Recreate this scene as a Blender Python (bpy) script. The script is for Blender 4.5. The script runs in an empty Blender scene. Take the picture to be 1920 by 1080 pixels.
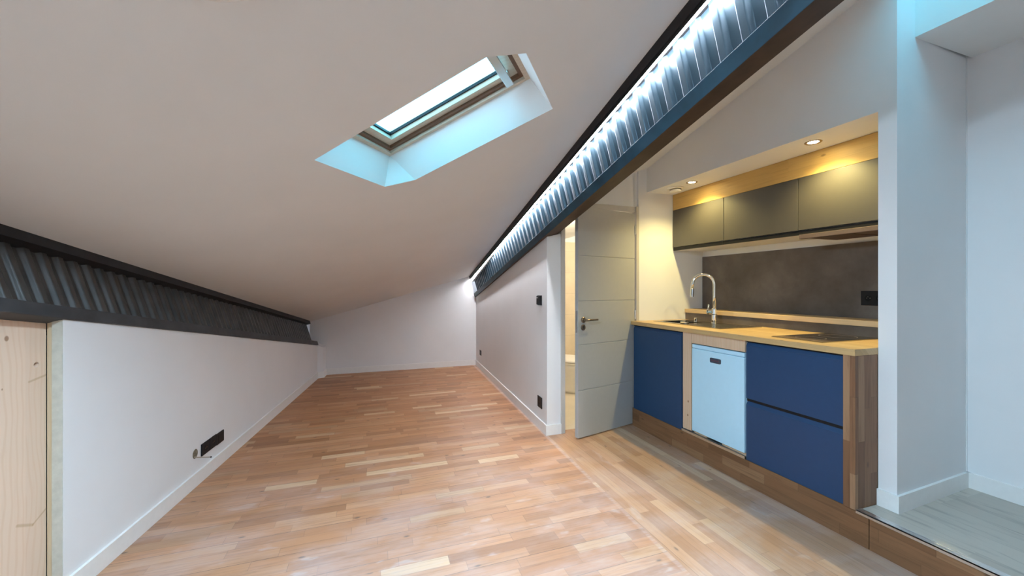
import bpy, bmesh, math, random
from mathutils import Vector, Matrix
random.seed(7)
sc = bpy.context.scene
COL = sc.collection
PI = math.pi

# ------------------------------------------------------------------ node helpers
class G:
    """tiny helper around a material's node tree"""
    def __init__(s, name):
        s.m = bpy.data.materials.new(name); s.m.use_nodes = True
        s.t = s.m.node_tree; s.n = s.t.nodes; s.l = s.t.links
        s.b = s.n['Principled BSDF']; s.out = s.n['Material Output']
    def put(s, sock, v):
        if v is None: return
        if isinstance(v, bpy.types.NodeSocket): s.l.new(v, sock)
        elif isinstance(v, (tuple, list)) and len(v) == 3 and sock.type == 'RGBA': sock.default_value = (*v, 1)
        else: sock.default_value = v
    def ma(s, op, a, b=None, c=None):
        n = s.n.new('ShaderNodeMath'); n.operation = op
        for k, v in enumerate((a, b, c)): s.put(n.inputs[k], v)
        return n.outputs[0]
    def xyz(s):
        tc = s.n.new('ShaderNodeTexCoord'); sp = s.n.new('ShaderNodeSeparateXYZ')
        s.l.new(tc.outputs['Object'], sp.inputs[0]); return sp.outputs[0], sp.outputs[1], sp.outputs[2]
    def vec(s, x, y, z=0.0):
        n = s.n.new('ShaderNodeCombineXYZ')
        for k, v in enumerate((x, y, z)): s.put(n.inputs[k], v)
        return n.outputs[0]
    def noise(s, v, scale, detail=4, rough=.55, dist=0):
        n = s.n.new('ShaderNodeTexNoise'); s.put(n.inputs['Vector'], v)
        n.inputs['Scale'].default_value = scale; n.inputs['Detail'].default_value = detail
        n.inputs['Roughness'].default_value = rough; n.inputs['Distortion'].default_value = dist
        return n.outputs['Fac']
    def white(s, v):
        n = s.n.new('ShaderNodeTexWhiteNoise'); n.noise_dimensions = '3D'; s.put(n.inputs['Vector'], v)
        return n.outputs['Value']
    def ramp(s, f, stops):
        n = s.n.new('ShaderNodeValToRGB'); s.put(n.inputs[0], f); r = n.color_ramp
        while len(r.elements) < len(stops): r.elements.new(.5)
        for e, (p, c) in zip(r.elements, stops):
            e.position = p; e.color = (*c, 1) if len(c) == 3 else c
        return n.outputs[0]
    def mix(s, f, a, b, mode='MIX'):
        n = s.n.new('ShaderNodeMix'); n.data_type = 'RGBA'; n.blend_type = mode
        s.put(n.inputs['Factor'], f); s.put(n.inputs[6], a); s.put(n.inputs[7], b)
        return n.outputs[2]
    def sstep(s, f, a, b):
        n = s.n.new('ShaderNodeMapRange'); n.interpolation_type = 'SMOOTHSTEP'
        s.put(n.inputs[0], f); s.put(n.inputs[1], a); s.put(n.inputs[2], b); s.put(n.inputs[3], 0.0); s.put(n.inputs[4], 1.0)
        return n.outputs[0]
    def bump(s, h, strength, dist=.002):
        n = s.n.new('ShaderNodeBump'); n.inputs['Strength'].default_value = strength; n.inputs['Distance'].default_value = dist
        s.put(n.inputs['Height'], h); s.l.new(n.outputs[0], s.b.inputs['Normal'])
    def base(s, c): s.put(s.b.inputs['Base Color'], c)
    def set(s, rough=None, metal=None, spec=None, coat=None):
        if rough is not None: s.put(s.b.inputs['Roughness'], rough)
        if metal is not None: s.put(s.b.inputs['Metallic'], metal)
        if spec is not None: s.put(s.b.inputs['Specular IOR Level'], spec)
        if coat is not None: s.put(s.b.inputs['Coat Weight'], coat)

def plain(name, c, rough=.5, metal=0, spec=.5, var=.04, scale=30, coat=0):
    g = G(name); x, y, z = g.xyz(); n = g.noise(g.vec(x, y, z), scale, 3)
    lo = tuple(max(0, k*(1-var)) for k in c); hi = tuple(min(1, k*(1+var)) for k in c)
    g.base(g.ramp(n, [(.3, lo), (.7, hi)])); g.set(rough, metal, spec, coat); return g.m

def paint(name, c, rough=.62):
    g = G(name); x, y, z = g.xyz(); v = g.vec(x, y, z)
    n = g.noise(v, 1.7, 3); c2 = tuple(k*.965 for k in c)
    g.base(g.ramp(n, [(.35, c2), (.65, c)])); g.set(rough, 0, .35)
    g.bump(g.noise(v, 220, 2), .12, .001); return g.m

def staves(name, along, across, w, L, cols, rough=.4, dust=0, knots=.5, line=.55, every=1, grain=.35, spec=.4):
    """wood made of staves: w wide, about L long, each with its own tone; along / across are 'x','y','z' or a sum like 'x+z'"""
    g = G(name); X = dict(zip('xyz', g.xyz()))
    def pick(k):
        t = k.split('+'); r = X[t[0]]
        for q in t[1:]: r = g.ma('ADD', r, X[q])
        return r
    a, c = pick(along), pick(across)
    cw = g.ma('DIVIDE', c, w); row = g.ma('FLOOR', cw)
    rr = g.white(g.vec(row, 3.7, 1.1))
    aa = g.ma('ADD', g.ma('DIVIDE', a, L), g.ma('MULTIPLY', rr, 17.3))
    aa = g.ma('ADD', aa, g.ma('MULTIPLY', g.ma('SINE', g.ma('MULTIPLY', aa, 2.1)), .22))
    cell = g.ma('FLOOR', aa); idv = g.vec(row, cell, 5.5)
    tone = g.white(idv); t2 = g.white(g.vec(cell, row, 9.1))
    gv = g.vec(g.ma('MULTIPLY', a, 2.2), g.ma('MULTIPLY', c, 46), g.ma('MULTIPLY', tone, 31))
    fine = g.noise(gv, 1.6, 5, .6, .6)
    broad = g.noise(g.vec(g.ma('MULTIPLY', a, 1.6), g.ma('MULTIPLY', c, 9), g.ma('MULTIPLY', t2, 23)), 1.5, 3, .5, .4)
    col = g.ramp(tone, [(i/(len(cols)-1), k) for i, k in enumerate(cols)])
    dark = tuple(k*.62 for k in cols[0])
    col = g.mix(g.ma('MULTIPLY', g.sstep(fine, .45, .8), grain), col, dark)
    col = g.mix(g.ma('MULTIPLY', g.sstep(broad, .5, .85), grain*.7), col, tuple(k*.8 for k in cols[0]))
    if knots:
        vo = g.n.new('ShaderNodeTexVoronoi'); vo.inputs['Scale'].default_value = 1; vo.voronoi_dimensions = '2D'
        g.put(vo.inputs['Vector'], g.vec(g.ma('MULTIPLY', a, 2.3), g.ma('MULTIPLY', c, 5.2), 0.3))
        sel = g.ma('GREATER_THAN', g.white(g.vec(g.ma('FLOOR', g.ma('MULTIPLY', a, .9)), row, 2.2)), .55)
        k = g.ma('MULTIPLY', g.ma('SUBTRACT', 1.0, g.sstep(vo.outputs['Distance'], .012, .055)), g.ma('MULTIPLY', sel, knots))
        col = g.mix(k, col, (.09, .05, .03))
    fr = g.ma('FRACT', cw); ed = g.ma('MINIMUM', fr, g.ma('SUBTRACT', 1.0, fr))
    e1 = g.ma('LESS_THAN', g.ma('MULTIPLY', ed, w), .0011)
    fa = g.ma('FRACT', aa); ea = g.ma('MINIMUM', fa, g.ma('SUBTRACT', 1.0, fa))
    e2 = g.ma('LESS_THAN', g.ma('MULTIPLY', ea, L), .0012)
    edge = g.ma('MAXIMUM', e1, e2)
    col = g.mix(g.ma('MULTIPLY', edge, line*.6), col, tuple(k*.4 for k in cols[0]))
    if every > 1:                                  # the joint between boards of several staves
        f3 = g.ma('FRACT', g.ma('DIVIDE', cw, float(every))); d3 = g.ma('MINIMUM', f3, g.ma('SUBTRACT', 1.0, f3))
        col = g.mix(g.ma('MULTIPLY', g.ma('LESS_THAN', g.ma('MULTIPLY', d3, w*every), .0016), line), col, tuple(k*.3 for k in cols[0]))
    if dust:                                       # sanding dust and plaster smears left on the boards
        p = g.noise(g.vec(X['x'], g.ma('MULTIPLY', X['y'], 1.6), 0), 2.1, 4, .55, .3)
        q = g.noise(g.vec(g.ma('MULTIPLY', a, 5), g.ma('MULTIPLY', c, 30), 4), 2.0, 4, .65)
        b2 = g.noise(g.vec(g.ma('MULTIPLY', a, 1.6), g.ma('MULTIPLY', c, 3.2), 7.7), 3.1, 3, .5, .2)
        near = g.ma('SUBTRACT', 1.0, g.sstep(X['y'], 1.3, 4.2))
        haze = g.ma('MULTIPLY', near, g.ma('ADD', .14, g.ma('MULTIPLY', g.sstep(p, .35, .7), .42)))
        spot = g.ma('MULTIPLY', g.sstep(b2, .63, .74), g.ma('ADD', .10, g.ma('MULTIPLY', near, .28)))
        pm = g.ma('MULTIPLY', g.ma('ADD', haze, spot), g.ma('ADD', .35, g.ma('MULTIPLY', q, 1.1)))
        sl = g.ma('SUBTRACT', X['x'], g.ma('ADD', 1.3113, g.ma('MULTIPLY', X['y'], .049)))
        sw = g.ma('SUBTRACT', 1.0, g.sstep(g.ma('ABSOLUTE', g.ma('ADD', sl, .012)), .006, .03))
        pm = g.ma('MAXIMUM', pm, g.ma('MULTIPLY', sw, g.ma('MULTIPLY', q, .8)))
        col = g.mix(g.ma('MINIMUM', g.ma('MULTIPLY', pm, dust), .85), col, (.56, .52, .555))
    g.base(col); g.set(g.ma('ADD', rough, g.ma('MULTIPLY', fine, .15)), 0, spec)
    g.bump(g.ma('SUBTRACT', fine, g.ma('MULTIPLY', edge, 1.5)), .12, .001)
    return g.m

def pine(name, along, across, boards=.14, c=(.74, .56, .39), knots=(), streaks=()):
    g = G(name); X = dict(zip('xyz', g.xyz())); a = X[along]; t = across.split('+'); cc = X[t[0]]
    for q in t[1:]: cc = g.ma('ADD', cc, X[q])
    row = g.ma('FLOOR', g.ma('DIVIDE', cc, boards)); tone = g.white(g.vec(row, 2.0, 7.0))
    wob = g.noise(g.vec(g.ma('MULTIPLY', a, 1.4), g.ma('MULTIPLY', cc, 3), row), 1.2, 2)
    rings = g.ma('SINE', g.ma('ADD', g.ma('MULTIPLY', cc, 260), g.ma('MULTIPLY', wob, 32)))
    col = g.ramp(tone, [(0, tuple(k*.93 for k in c)), (1, c)])
    col = g.mix(g.ma('MULTIPLY', g.sstep(rings, .1, 1.0), .28), col, (c[0]*.86, c[1]*.74, c[2]*.6))
    n2 = g.noise(g.vec(g.ma('MULTIPLY', a, 3), g.ma('MULTIPLY', cc, 60), 1.), 1.5, 3)
    col = g.mix(g.ma('MULTIPLY', g.sstep(n2, .5, .8), .18), col, (c[0]*.8, c[1]*.68, c[2]*.55))
    for (ka, kc, r, st) in knots:
        d = g.ma('SQRT', g.ma('ADD', g.ma('POWER', g.ma('SUBTRACT', a, ka), 2.0), g.ma('POWER', g.ma('MULTIPLY', g.ma('SUBTRACT', cc, kc), 1.25), 2.0)))
        k = g.ma('SUBTRACT', 1.0, g.sstep(d, r*.55, r))
        col = g.mix(g.ma('MULTIPLY', k, st), col, (.25, .11, .045))
    for (a0, c0, a1, c1, wd) in streaks:           # branch marks: soft brown dashes
        L2 = (a1-a0)**2 + (c1-c0)**2
        tt = g.ma('DIVIDE', g.ma('ADD', g.ma('MULTIPLY', g.ma('SUBTRACT', a, a0), a1-a0), g.ma('MULTIPLY', g.ma('SUBTRACT', cc, c0), c1-c0)), L2)
        tt = g.ma('MINIMUM', g.ma('MAXIMUM', tt, 0.0), 1.0)
        da = g.ma('SUBTRACT', g.ma('SUBTRACT', a, a0), g.ma('MULTIPLY', tt, a1-a0)); dc = g.ma('SUBTRACT', g.ma('SUBTRACT', cc, c0), g.ma('MULTIPLY', tt, c1-c0))
        d = g.ma('SQRT', g.ma('ADD', g.ma('MULTIPLY', da, da), g.ma('MULTIPLY', dc, dc)))
        col = g.mix(g.ma('MULTIPLY', g.ma('SUBTRACT', 1.0, g.sstep(d, wd*.2, wd)), .5), col, (.45, .28, .13))
    g.base(col); g.set(.55, 0, .3); return g.m

def emit(name, c, s):
    g = G(name); g.b.inputs['Base Color'].default_value = (*c, 1); g.b.inputs['Emission Color'].default_value = (*c, 1)
    g.b.inputs['Emission Strength'].default_value = s; return g.m

def glassy(name):
    g = G(name); g.n.remove(g.b)
    tr = g.n.new('ShaderNodeBsdfTransparent'); gl = g.n.new('ShaderNodeBsdfGlossy'); mx = g.n.new('ShaderNodeMixShader')
    lw = g.n.new('ShaderNodeLayerWeight'); lw.inputs[0].default_value = .5; gl.inputs['Roughness'].default_value = .02
    fac = g.ma('ADD', .05, g.ma('MULTIPLY', g.ma('POWER', lw.outputs['Facing'], 5.0), .7))
    tr.inputs[0].default_value = (.96, .985, .98, 1)
    g.l.new(fac, mx.inputs[0]); g.l.new(tr.outputs[0], mx.inputs[1]); g.l.new(gl.outputs[0], mx.inputs[2])
    g.l.new(mx.outputs[0], g.out.inputs[0]); return g.m

def slab_stone(name):
    g = G(name); x, y, z = g.xyz(); v = g.vec(x, y, z)
    n = g.noise(v, 3.0, 8, .62, .15); m = g.noise(v, 30, 5, .65)
    col = g.ramp(n, [(.3, (.075, .06, .052)), (.5, (.12, .098, .085)), (.72, (.185, .155, .135))])
    col = g.mix(g.ma('MULTIPLY', m, .3), col, (.07, .055, .048)); g.base(col); g.set(.5, 0, .35); return g.m

def tiles(name):
    g = G(name); x, y, z = g.xyz()
    u = g.ma('FRACT', g.ma('DIVIDE', g.ma('ADD', x, y), .6)); w = g.ma('FRACT', g.ma('DIVIDE', z, .31))
    d = g.ma('MINIMUM', g.ma('MULTIPLY', g.ma('MINIMUM', u, g.ma('SUBTRACT', 1.0, u)), .6), g.ma('MULTIPLY', g.ma('MINIMUM', w, g.ma('SUBTRACT', 1.0, w)), .31))
    e = g.ma('LESS_THAN', d, .0015); n = g.noise(g.vec(x, y, z), 5, 4)
    g.base(g.mix(e, g.ramp(n, [(.3, (.66, .55, .4)), (.7, (.75, .64, .48))]), (.5, .42, .32))); g.set(.3, 0, .5); return g.m

def vinyl(name):
    g = G(name); x, y, z = g.xyz()
    row = g.ma('FLOOR', g.ma('DIVIDE', x, .19)); rr = g.white(g.vec(row, 1.0, 2.0))
    yy = g.ma('ADD', g.ma('DIVIDE', y, 1.25), g.ma('MULTIPLY', rr, 5.0)); cell = g.ma('FLOOR', yy)
    tone = g.white(g.vec(row, cell, 3.0))
    n = g.noise(g.vec(g.ma('MULTIPLY', x, 16), g.ma('MULTIPLY', y, 2.0), g.ma('MULTIPLY', tone, 9)), 1.3, 5, .6, .7)
    col = g.ramp(tone, [(0, (.44, .39, .335)), (1, (.55, .49, .425))])
    col = g.mix(g.ma('MULTIPLY', g.sstep(n, .48, .75), .7), col, (.23, .20, .175))
    fr = g.ma('FRACT', g.ma('DIVIDE', x, .19)); e = g.ma('LESS_THAN', g.ma('MINIMUM', fr, g.ma('SUBTRACT', 1.0, fr)), .006)
    g.base(g.mix(g.ma('MULTIPLY', e, .4), col, (.2, .18, .16))); g.set(.38, 0, .4); return g.m

M = {}
M['wall'] = paint('white_wall_paint', (.79, .795, .805))
M['ceil'] = paint('white_ceiling_paint', (.745, .748, .735), .7)
M['skirt'] = plain('white_lacquer_skirting', (.82, .815, .80), .35, var=.02)
OAK = [(.31, .135, .055), (.49, .235, .105), (.40, .18, .078), (.54, .29, .15), (.44, .21, .09), (.52, .255, .12), (.35, .155, .062), (.66, .45, .27)]
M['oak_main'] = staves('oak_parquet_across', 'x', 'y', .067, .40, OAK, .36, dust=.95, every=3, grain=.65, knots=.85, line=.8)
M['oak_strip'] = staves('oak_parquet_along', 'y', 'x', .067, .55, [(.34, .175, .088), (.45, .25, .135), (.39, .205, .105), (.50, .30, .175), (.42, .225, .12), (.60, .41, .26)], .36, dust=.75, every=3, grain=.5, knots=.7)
M['vinyl'] = vinyl('grey_vinyl_planks')
M['worktop'] = staves('oak_worktop', 'y', 'x+z', .045, .5, [(.50, .32, .14), (.58, .39, .18), (.54, .35, .16), (.64, .45, .23)], .33, knots=.25, line=.25)
M['plinth'] = staves('oak_plinth', 'y', 'z', .062, .42, [(.17, .080, .036), (.25, .125, .060), (.21, .10, .046), (.31, .17, .088)], .4, knots=.8, line=.6, grain=.6)
M['endoak'] = staves('oak_end_panel', 'z', 'x+y', .05, .5, [(.15, .070, .034), (.25, .13, .066), (.19, .09, .045), (.33, .19, .105)], .4, knots=.6, line=.5, grain=.6)
M['fascia'] = staves('pine_fascia', 'y', 'z', .09, 3.0, [(.58, .37, .12), (.64, .43, .15)], .45, knots=.6, line=.15, grain=.5)
M['shelf'] = staves('pale_wood_shelf', 'y', 'x+z', .05, .9, [(.56, .38, .2), (.62, .44, .25), (.66, .48, .29)], .4, knots=.3, line=.15)
M['pine_door'] = pine('pine_boards', 'z', 'y', .1, (.78, .60, .46), [(1.130, 2.027, .013, .75), (1.214, 2.021, .008, .5), (.943, 2.011, .005, .6)], [(.947, 2.114, .960, 2.19, .007), (.403, 2.067, .371, 2.129, .009), (.371, 2.129, .405, 2.187, .006)])
M['pine_trim'] = pine('pine_trim', 'z', 'x+y', .3, (.66, .54, .36), [(1.12, .905, .006, .7)])
M['pine_fill'] = pine('pine_filler', 'z', 'y+x', .2, (.68, .50, .35), [(.42, 4.85, .011, .85), (.31, 4.855, .011, .85)])
M['pine_rail'] = pine('pine_rail', 'z', 'y', .06, (.66, .48, .33))
M['navy'] = plain('matt_navy_front', (.016, .052, .128), .42, spec=.4, var=.03)
M['navy_warm'] = plain('matt_navy_front_warm_lit', (.052, .047, .041), .47, spec=1.0, var=.03)  # same navy fronts, browned in the colour as under the warm spotlights
M['carc'] = plain('white_melamine', (.74, .72, .69), .45, var=.01)
M['black'] = plain('black_plastic', (.010, .010, .012), .5, spec=.25, var=.1)
M['blackgloss'] = plain('black_socket_well', (.005, .005, .006), .45, spec=.2)
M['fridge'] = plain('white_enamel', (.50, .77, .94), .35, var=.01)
M['stone'] = slab_stone('brown_stone_laminate')
M['chrome'] = plain('chrome', (.86, .86, .85), .06, 1, var=.01)
M['steel'] = plain('brushed_steel', (.42, .40, .36), .2, 1, var=.06)
M['alu'] = plain('aluminium', (.72, .73, .74), .28, 1, var=.02)
M['nickel'] = plain('brushed_nickel', (.33, .26, .20), .3, 1, var=.04)
M['sheet'] = plain('dark_painted_metal_sheet', (.027, .055, .078), .34, .5, .6, var=.06, scale=14)
M['sheet_b'] = plain('dark_dull_metal_sheet', (.062, .058, .054), .4, .1, .5, var=.3, scale=9)
M['beam'] = plain('dark_blue_grey_painted_timber', (.014, .050, .078), .5, spec=.35, var=.25, scale=8)
M['beam_l'] = plain('anthracite_stained_timber', (.040, .042, .046), .55, spec=.35, var=.35, scale=7)
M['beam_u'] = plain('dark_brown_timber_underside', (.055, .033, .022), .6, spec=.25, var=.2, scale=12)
M['batten'] = plain('black_batten', (.022, .021, .023), .55, spec=.3, var=.2, scale=10)
M['doorw'] = plain('pale_grey_door_lacquer', (.40, .40, .395), .38, var=.015)
M['frameg'] = plain('grey_door_frame', (.52, .49, .45), .45, var=.02)
M['plaster'] = plain('raw_plasterboard_edge', (.56, .55, .48), .8, var=.08, scale=40)
M['hob'] = plain('black_hob_glass', (.02, .017, .015), .09, 0, .6, var=.05)
M['hood'] = plain('brown_grey_hood_metal', (.26, .20, .18), .45, .2, var=.04)
M['hoodv'] = plain('brown_grey_visor', (.13, .095, .085), .5, .1, .3, var=.04)
M['hoodf'] = plain('hood_filter_mesh', (.18, .12, .08), .4, .7, var=.2, scale=90)
M['white'] = plain('white_plastic', (.78, .76, .72), .4, var=.015)
M['ceramic'] = plain('white_ceramic', (.85, .83, .79), .12, var=.01)
M['tile'] = tiles('beige_wall_tiles')
M['bfloor'] = plain('beige_bathroom_floor', (.62, .55, .44), .35, var=.05, scale=6)
M['sashw'] = pine('varnished_window_pine', 'x', 'y+z', .3, (.60, .52, .42))
M['seal'] = plain('brown_window_gasket', (.15, .075, .04), .5, var=.1)
M['glass'] = glassy('window_glass')
M['lens'] = emit('warm_lamp_lens', (1, .82, .45), 60)
M['led'] = emit('led_strip_light', (.95, .95, 1.0), 74)
M['badge'] = plain('dark_badge', (.055, .07, .10), .35)
M['badger'] = plain('dull_red_badge_print', (.16, .05, .07), .4)
M['cable'] = plain('cable_sheath', (.32, .27, .2), .5)
M['mortar'] = plain('hole_in_plaster', (.20, .16, .11), .9, var=.4, scale=90)
M['gold'] = plain('brass_pins', (.75, .72, .66), .25, 1)

# ------------------------------------------------------------------ mesh helpers
def finish(name, bm, mat, parent=None, smooth=False, bevel=0, seg=2):
    bmesh.ops.recalc_face_normals(bm, faces=bm.faces)
    me = bpy.data.meshes.new(name); bm.to_mesh(me); bm.free()
    mats = mat if isinstance(mat, (list, tuple)) else [mat]
    for m in mats: me.materials.append(m)
    if smooth:
        for p in me.polygons: p.use_smooth = True
    o = bpy.data.objects.new(name, me); COL.objects.link(o)
    if parent is not None:
        o.parent = parent
        w = Vector()
        q = parent
        while q is not None: w += q.location; q = q.parent
        o.location = -w
    if bevel:
        b = o.modifiers.new('edge', 'BEVEL'); b.width = bevel; b.segments = seg; b.limit_method = 'ANGLE'; b.angle_limit = math.radians(40)
    return o

def box(bm, x0, x1, y0, y1, z0, z1, mi=0):
    vs = [bm.verts.new((x, y, z)) for z in (z0, z1) for y in (y0, y1) for x in (x0, x1)]
    for f in ((0, 1, 3, 2), (4, 5, 7, 6), (0, 1, 5, 4), (2, 3, 7, 6), (0, 2, 6, 4), (1, 3, 7, 5)):
        bm.faces.new([vs[i] for i in f]).material_index = mi
    return vs

def hexa(bm, lo, hi):
    """closed prism between two rings of matching points"""
    a = [bm.verts.new(p) for p in lo]; b = [bm.verts.new(p) for p in hi]; n = len(a)
    bm.faces.new(a); bm.faces.new(b)
    for i in range(n): bm.faces.new((a[i], a[(i+1) % n], b[(i+1) % n], b[i]))

def wallprism(bm, pts, z0, ztop):
    """vertical prism on a plan polygon; ztop(x, y) gives each corner's top height"""
    hexa(bm, [(x, y, z0) for x, y in pts], [(x, y, ztop(x, y)) for x, y in pts])

def tube(bm, path, r, n=14, cap=True):
    path = [Vector(p) for p in path]; rings = []; rs = r if isinstance(r, (list, tuple)) else [r]*len(path)
    ref = None
    for i, p in enumerate(path):
        d = (path[min(i+1, len(path)-1)] - path[max(i-1, 0)]).normalized()
        if ref is None: ref = d.orthogonal().normalized()
        u = (ref - d*ref.dot(d)).normalized(); v = d.cross(u); ref = u
        rings.append([bm.verts.new(p + (u*math.cos(2*PI*k/n) + v*math.sin(2*PI*k/n))*rs[i]) for k in range(n)])
    for a, b in zip(rings, rings[1:]):
        for k in range(n): bm.faces.new((a[k], a[(k+1) % n], b[(k+1) % n], b[k]))
    if cap: bm.faces.new(rings[0]); bm.faces.new(rings[-1])

def lathe(bm, c, prof, axis='z', n=28, closed=True):
    """profile of (radius, height) about an axis through c"""
    ax = {'x': (Vector((0, 1, 0)), Vector((0, 0, 1)), Vector((1, 0, 0))), 'y': (Vector((0, 0, 1)), Vector((1, 0, 0)), Vector((0, 1, 0))),
          'z': (Vector((1, 0, 0)), Vector((0, 1, 0)), Vector((0, 0, 1)))}[axis] if isinstance(axis, str) else axis
    c = Vector(c); rings = []
    for r, h in prof:
        if r < 1e-6: rings.append([bm.verts.new(c + ax[2]*h)])
        else: rings.append([bm.verts.new(c + (ax[0]*math.cos(2*PI*k/n) + ax[1]*math.sin(2*PI*k/n))*r + ax[2]*h) for k in range(n)])
    for a, b in zip(rings, rings[1:]):
        for k in range(n):
            k2 = (k+1) % n
            if len(a) == 1 and len(b) == 1: break
            if len(a) == 1: bm.faces.new((a[0], b[k], b[k2]))
            elif len(b) == 1: bm.faces.new((a[k], a[k2], b[0]))
            else: bm.faces.new((a[k], a[k2], b[k2], b[k]))

def thick(o):
    m = o.modifiers.new('gauge', 'SOLIDIFY'); m.thickness = .0012; m.offset = 0
    w = o.modifiers.new('flats', 'WEIGHTED_NORMAL'); w.mode = 'FACE_AREA'; w.weight = 100; w.thresh = .001; return o

def boolcut(o, cutters):
    for c in cutters:
        m = o.modifiers.new('cut', 'BOOLEAN'); m.object = c; m.operation = 'DIFFERENCE'; m.solver = 'EXACT'
    dg = bpy.context.evaluated_depsgraph_get(); dg.update()
    me = bpy.data.meshes.new_from_object(o.evaluated_get(dg)); o.modifiers.clear(); o.data = me
    for c in cutters: bpy.data.objects.remove(c)

def tag(o, label=None, cat=None, group=None, kind=None):
    if label: o['label'] = label
    if cat: o['category'] = cat
    if group: o['group'] = group
    if kind: o['kind'] = kind
    return o

def thing(name, label, cat, loc, group=None, kind=None, rotz=0):
    o = bpy.data.objects.new(name, None); o.empty_display_size = .05; COL.objects.link(o)
    o.location = loc; o.rotation_euler.z = rotz
    return tag(o, label, cat, group, kind)

def local(name, bm, mat, parent, **k):
    """a part whose mesh is given in its parent's own coordinates"""
    o = finish(name, bm, mat, None, **k); o.parent = parent; return o

def struct(name, bm, mat, label, cat, **k):
    return tag(finish(name, bm, mat, None, **k), label, cat, None, 'structure')

B = bmesh.new
# ------------------------------------------------------------------ plan
RX, RY, RC = .29, .20, 2.39                     # roof slope over the living side
def roof(x, y): return RC + RX*x - RY*y
KC, KY = 2.507, .235                             # roof slope over kitchen and bathroom
def kroof(x, y): return KC + RX*x - KY*y
NR = Vector((-RX, RY, 1)).normalized()
def edge_r(y): return 1.128 + .062*y             # where the right rafter meets the ceiling
def edge_l(y): return -1.604 + .111*y            # the left one
def wl(y): return -1.212 + (y-2.339)*.1094       # face of the left wall
def wr(y): return 1.470 + (y-3.25)*.0582         # face of the living room's right wall
YF = 6.60; YD = 3.235; YB = -2.2; PZ = .172

# ------------------------------------------------------------------ floor
bm = B()
seam = lambda y: 1.47 + (y-3.24)*.049
f1 = [(-2.4, YB), (seam(YB), YB), (1.47, 3.24), (1.70, 6.8), (-2.4, 6.8)]
f2 = [(seam(YB), YB), (3.4, YB), (3.4, 3.30), (1.47, 3.30), (1.47, 3.24)]
for k, pts in enumerate((f1, f2)):
    lo = [bm.verts.new((x, y, -.12)) for x, y in pts]; hi = [bm.verts.new((x, y, 0)) for x, y in pts]
    for f in [hi, lo] + [(lo[i], lo[(i+1) % 5], hi[(i+1) % 5], hi[i]) for i in range(5)]:
        bm.faces.new(f).material_index = k
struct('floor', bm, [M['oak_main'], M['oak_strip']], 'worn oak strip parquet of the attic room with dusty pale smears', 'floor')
bm = B(); box(bm, 2.372, 3.4, YB, 1.338, .0, PZ)
struct('floor_platform', bm, M['vinyl'], 'raised grey vinyl plank floor one step up beside the kitchen', 'floor')
bm = B(); wallprism(bm, [(1.49, 3.30), (3.4, 3.30), (3.4, 6.8), (1.70, 6.8)], -.12, lambda x, y: 0)
struct('floor_bathroom', bm, M['bfloor'], 'pale beige bathroom floor seen through the door gap', 'floor')

# ------------------------------------------------------------------ walls
bm = B(); wallprism(bm, [(wl(2.188), 2.188), (wl(YF+.1), YF+.1), (wl(YF+.1)-.4, YF+.1), (wl(2.2)-.4, 2.40), (wl(2.4)-.033, 2.40), (wl(2.188)-.033, 2.188)], 0,
                    lambda x, y: roof(edge_l(y), y) - .368)
struct('wall_left', bm, M['wall'], 'low white knee wall along the left under the dark beam', 'wall')
bm = B(); wallprism(bm, [(wl(.9), .9), (wl(.9)-.3, .9), (wl(YB)-.3, YB), (wl(YB), YB)], 0, lambda x, y: roof(edge_l(y), y) - .368)
struct('wall_left', bm, M['wall'], 'near end of the left knee wall before the pine door', 'wall')
bm = B(); wallprism(bm, [(-.9, 6.60), (1.75, 6.60), (1.75, 6.75), (-1.2, 6.75)], 0, lambda x, y: roof(x, y)+.2)
struct('wall_far', bm, M['wall'], 'low white end wall at the far side under the sloping ceiling', 'wall')
bm = B(); hexa(bm, [(-.785, 6.37, 0), (-.695, 6.42, 0), (-.68, 6.62, 0), (-.80, 6.62, 0)], [(-.80, 6.37, .50), (-.695, 6.42, .44), (-.68, 6.62, .44), (-.82, 6.62, .50)])
struct('wall_corner', bm, M['wall'], 'small white boxed-in pipe corner between knee wall and end wall', 'wall')
# right wall of the living room, with its return up to the bathroom door
under = lambda x, y: roof(edge_r(y), y) - .345 + (x-edge_r(y))*.29
bm = B(); wallprism(bm, [(wr(3.235), 3.235), (1.607, 3.235), (1.607, 3.33), (wr(3.33)+.1, 3.34), (wr(6.62)+.1, 6.62), (wr(6.62), 6.62)], 0, lambda x, y: roof(edge_r(y), y) - .36 + max(0, x-wr(y)-.001)*.25 + .012)
struct('wall_right', bm, M['wall'], 'long white wall on the right of the room below the lit beam', 'wall')
bm = B(); wallprism(bm, [(1.607, YD), (2.40, YD), (2.40, YD+.09), (1.607, YD+.09)], 2.075, kroof)
wallprism(bm, [(2.43, YD-.025), (3.4, YD-.025), (3.4, YD+.09), (2.43, YD+.09)], 0, kroof)
wallprism(bm, [(2.395, YD), (2.43, YD), (2.43, YD+.09), (2.395, YD+.09)], 2.075, kroof)
struct('wall_bathroom', bm, M['wall'], 'white wall above and beside the bathroom door at the end of the worktop', 'wall')
bm = B(); box(bm, 3.232, 3.4, 1.28, YD, 0, 3.2)
struct('wall_kitchen', bm, M['wall'], 'cream white wall behind the kitchen recess', 'wall')
bm = B(); wallprism(bm, [(2.526, 1.251), (3.26, 1.284), (3.26, 1.331), (2.526, 1.331)], PZ, lambda x, y: kroof(x, y)+.05)
struct('wall_partition', bm, M['wall'], 'white partition end standing at the right of the kitchen', 'wall')
bm = B(); box(bm, 3.24, 3.4, YB, 1.30, 0, 3.9)
struct('wall_side', bm, M['wall'], 'pale wall facing the room at the far right of the platform', 'wall')
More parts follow.
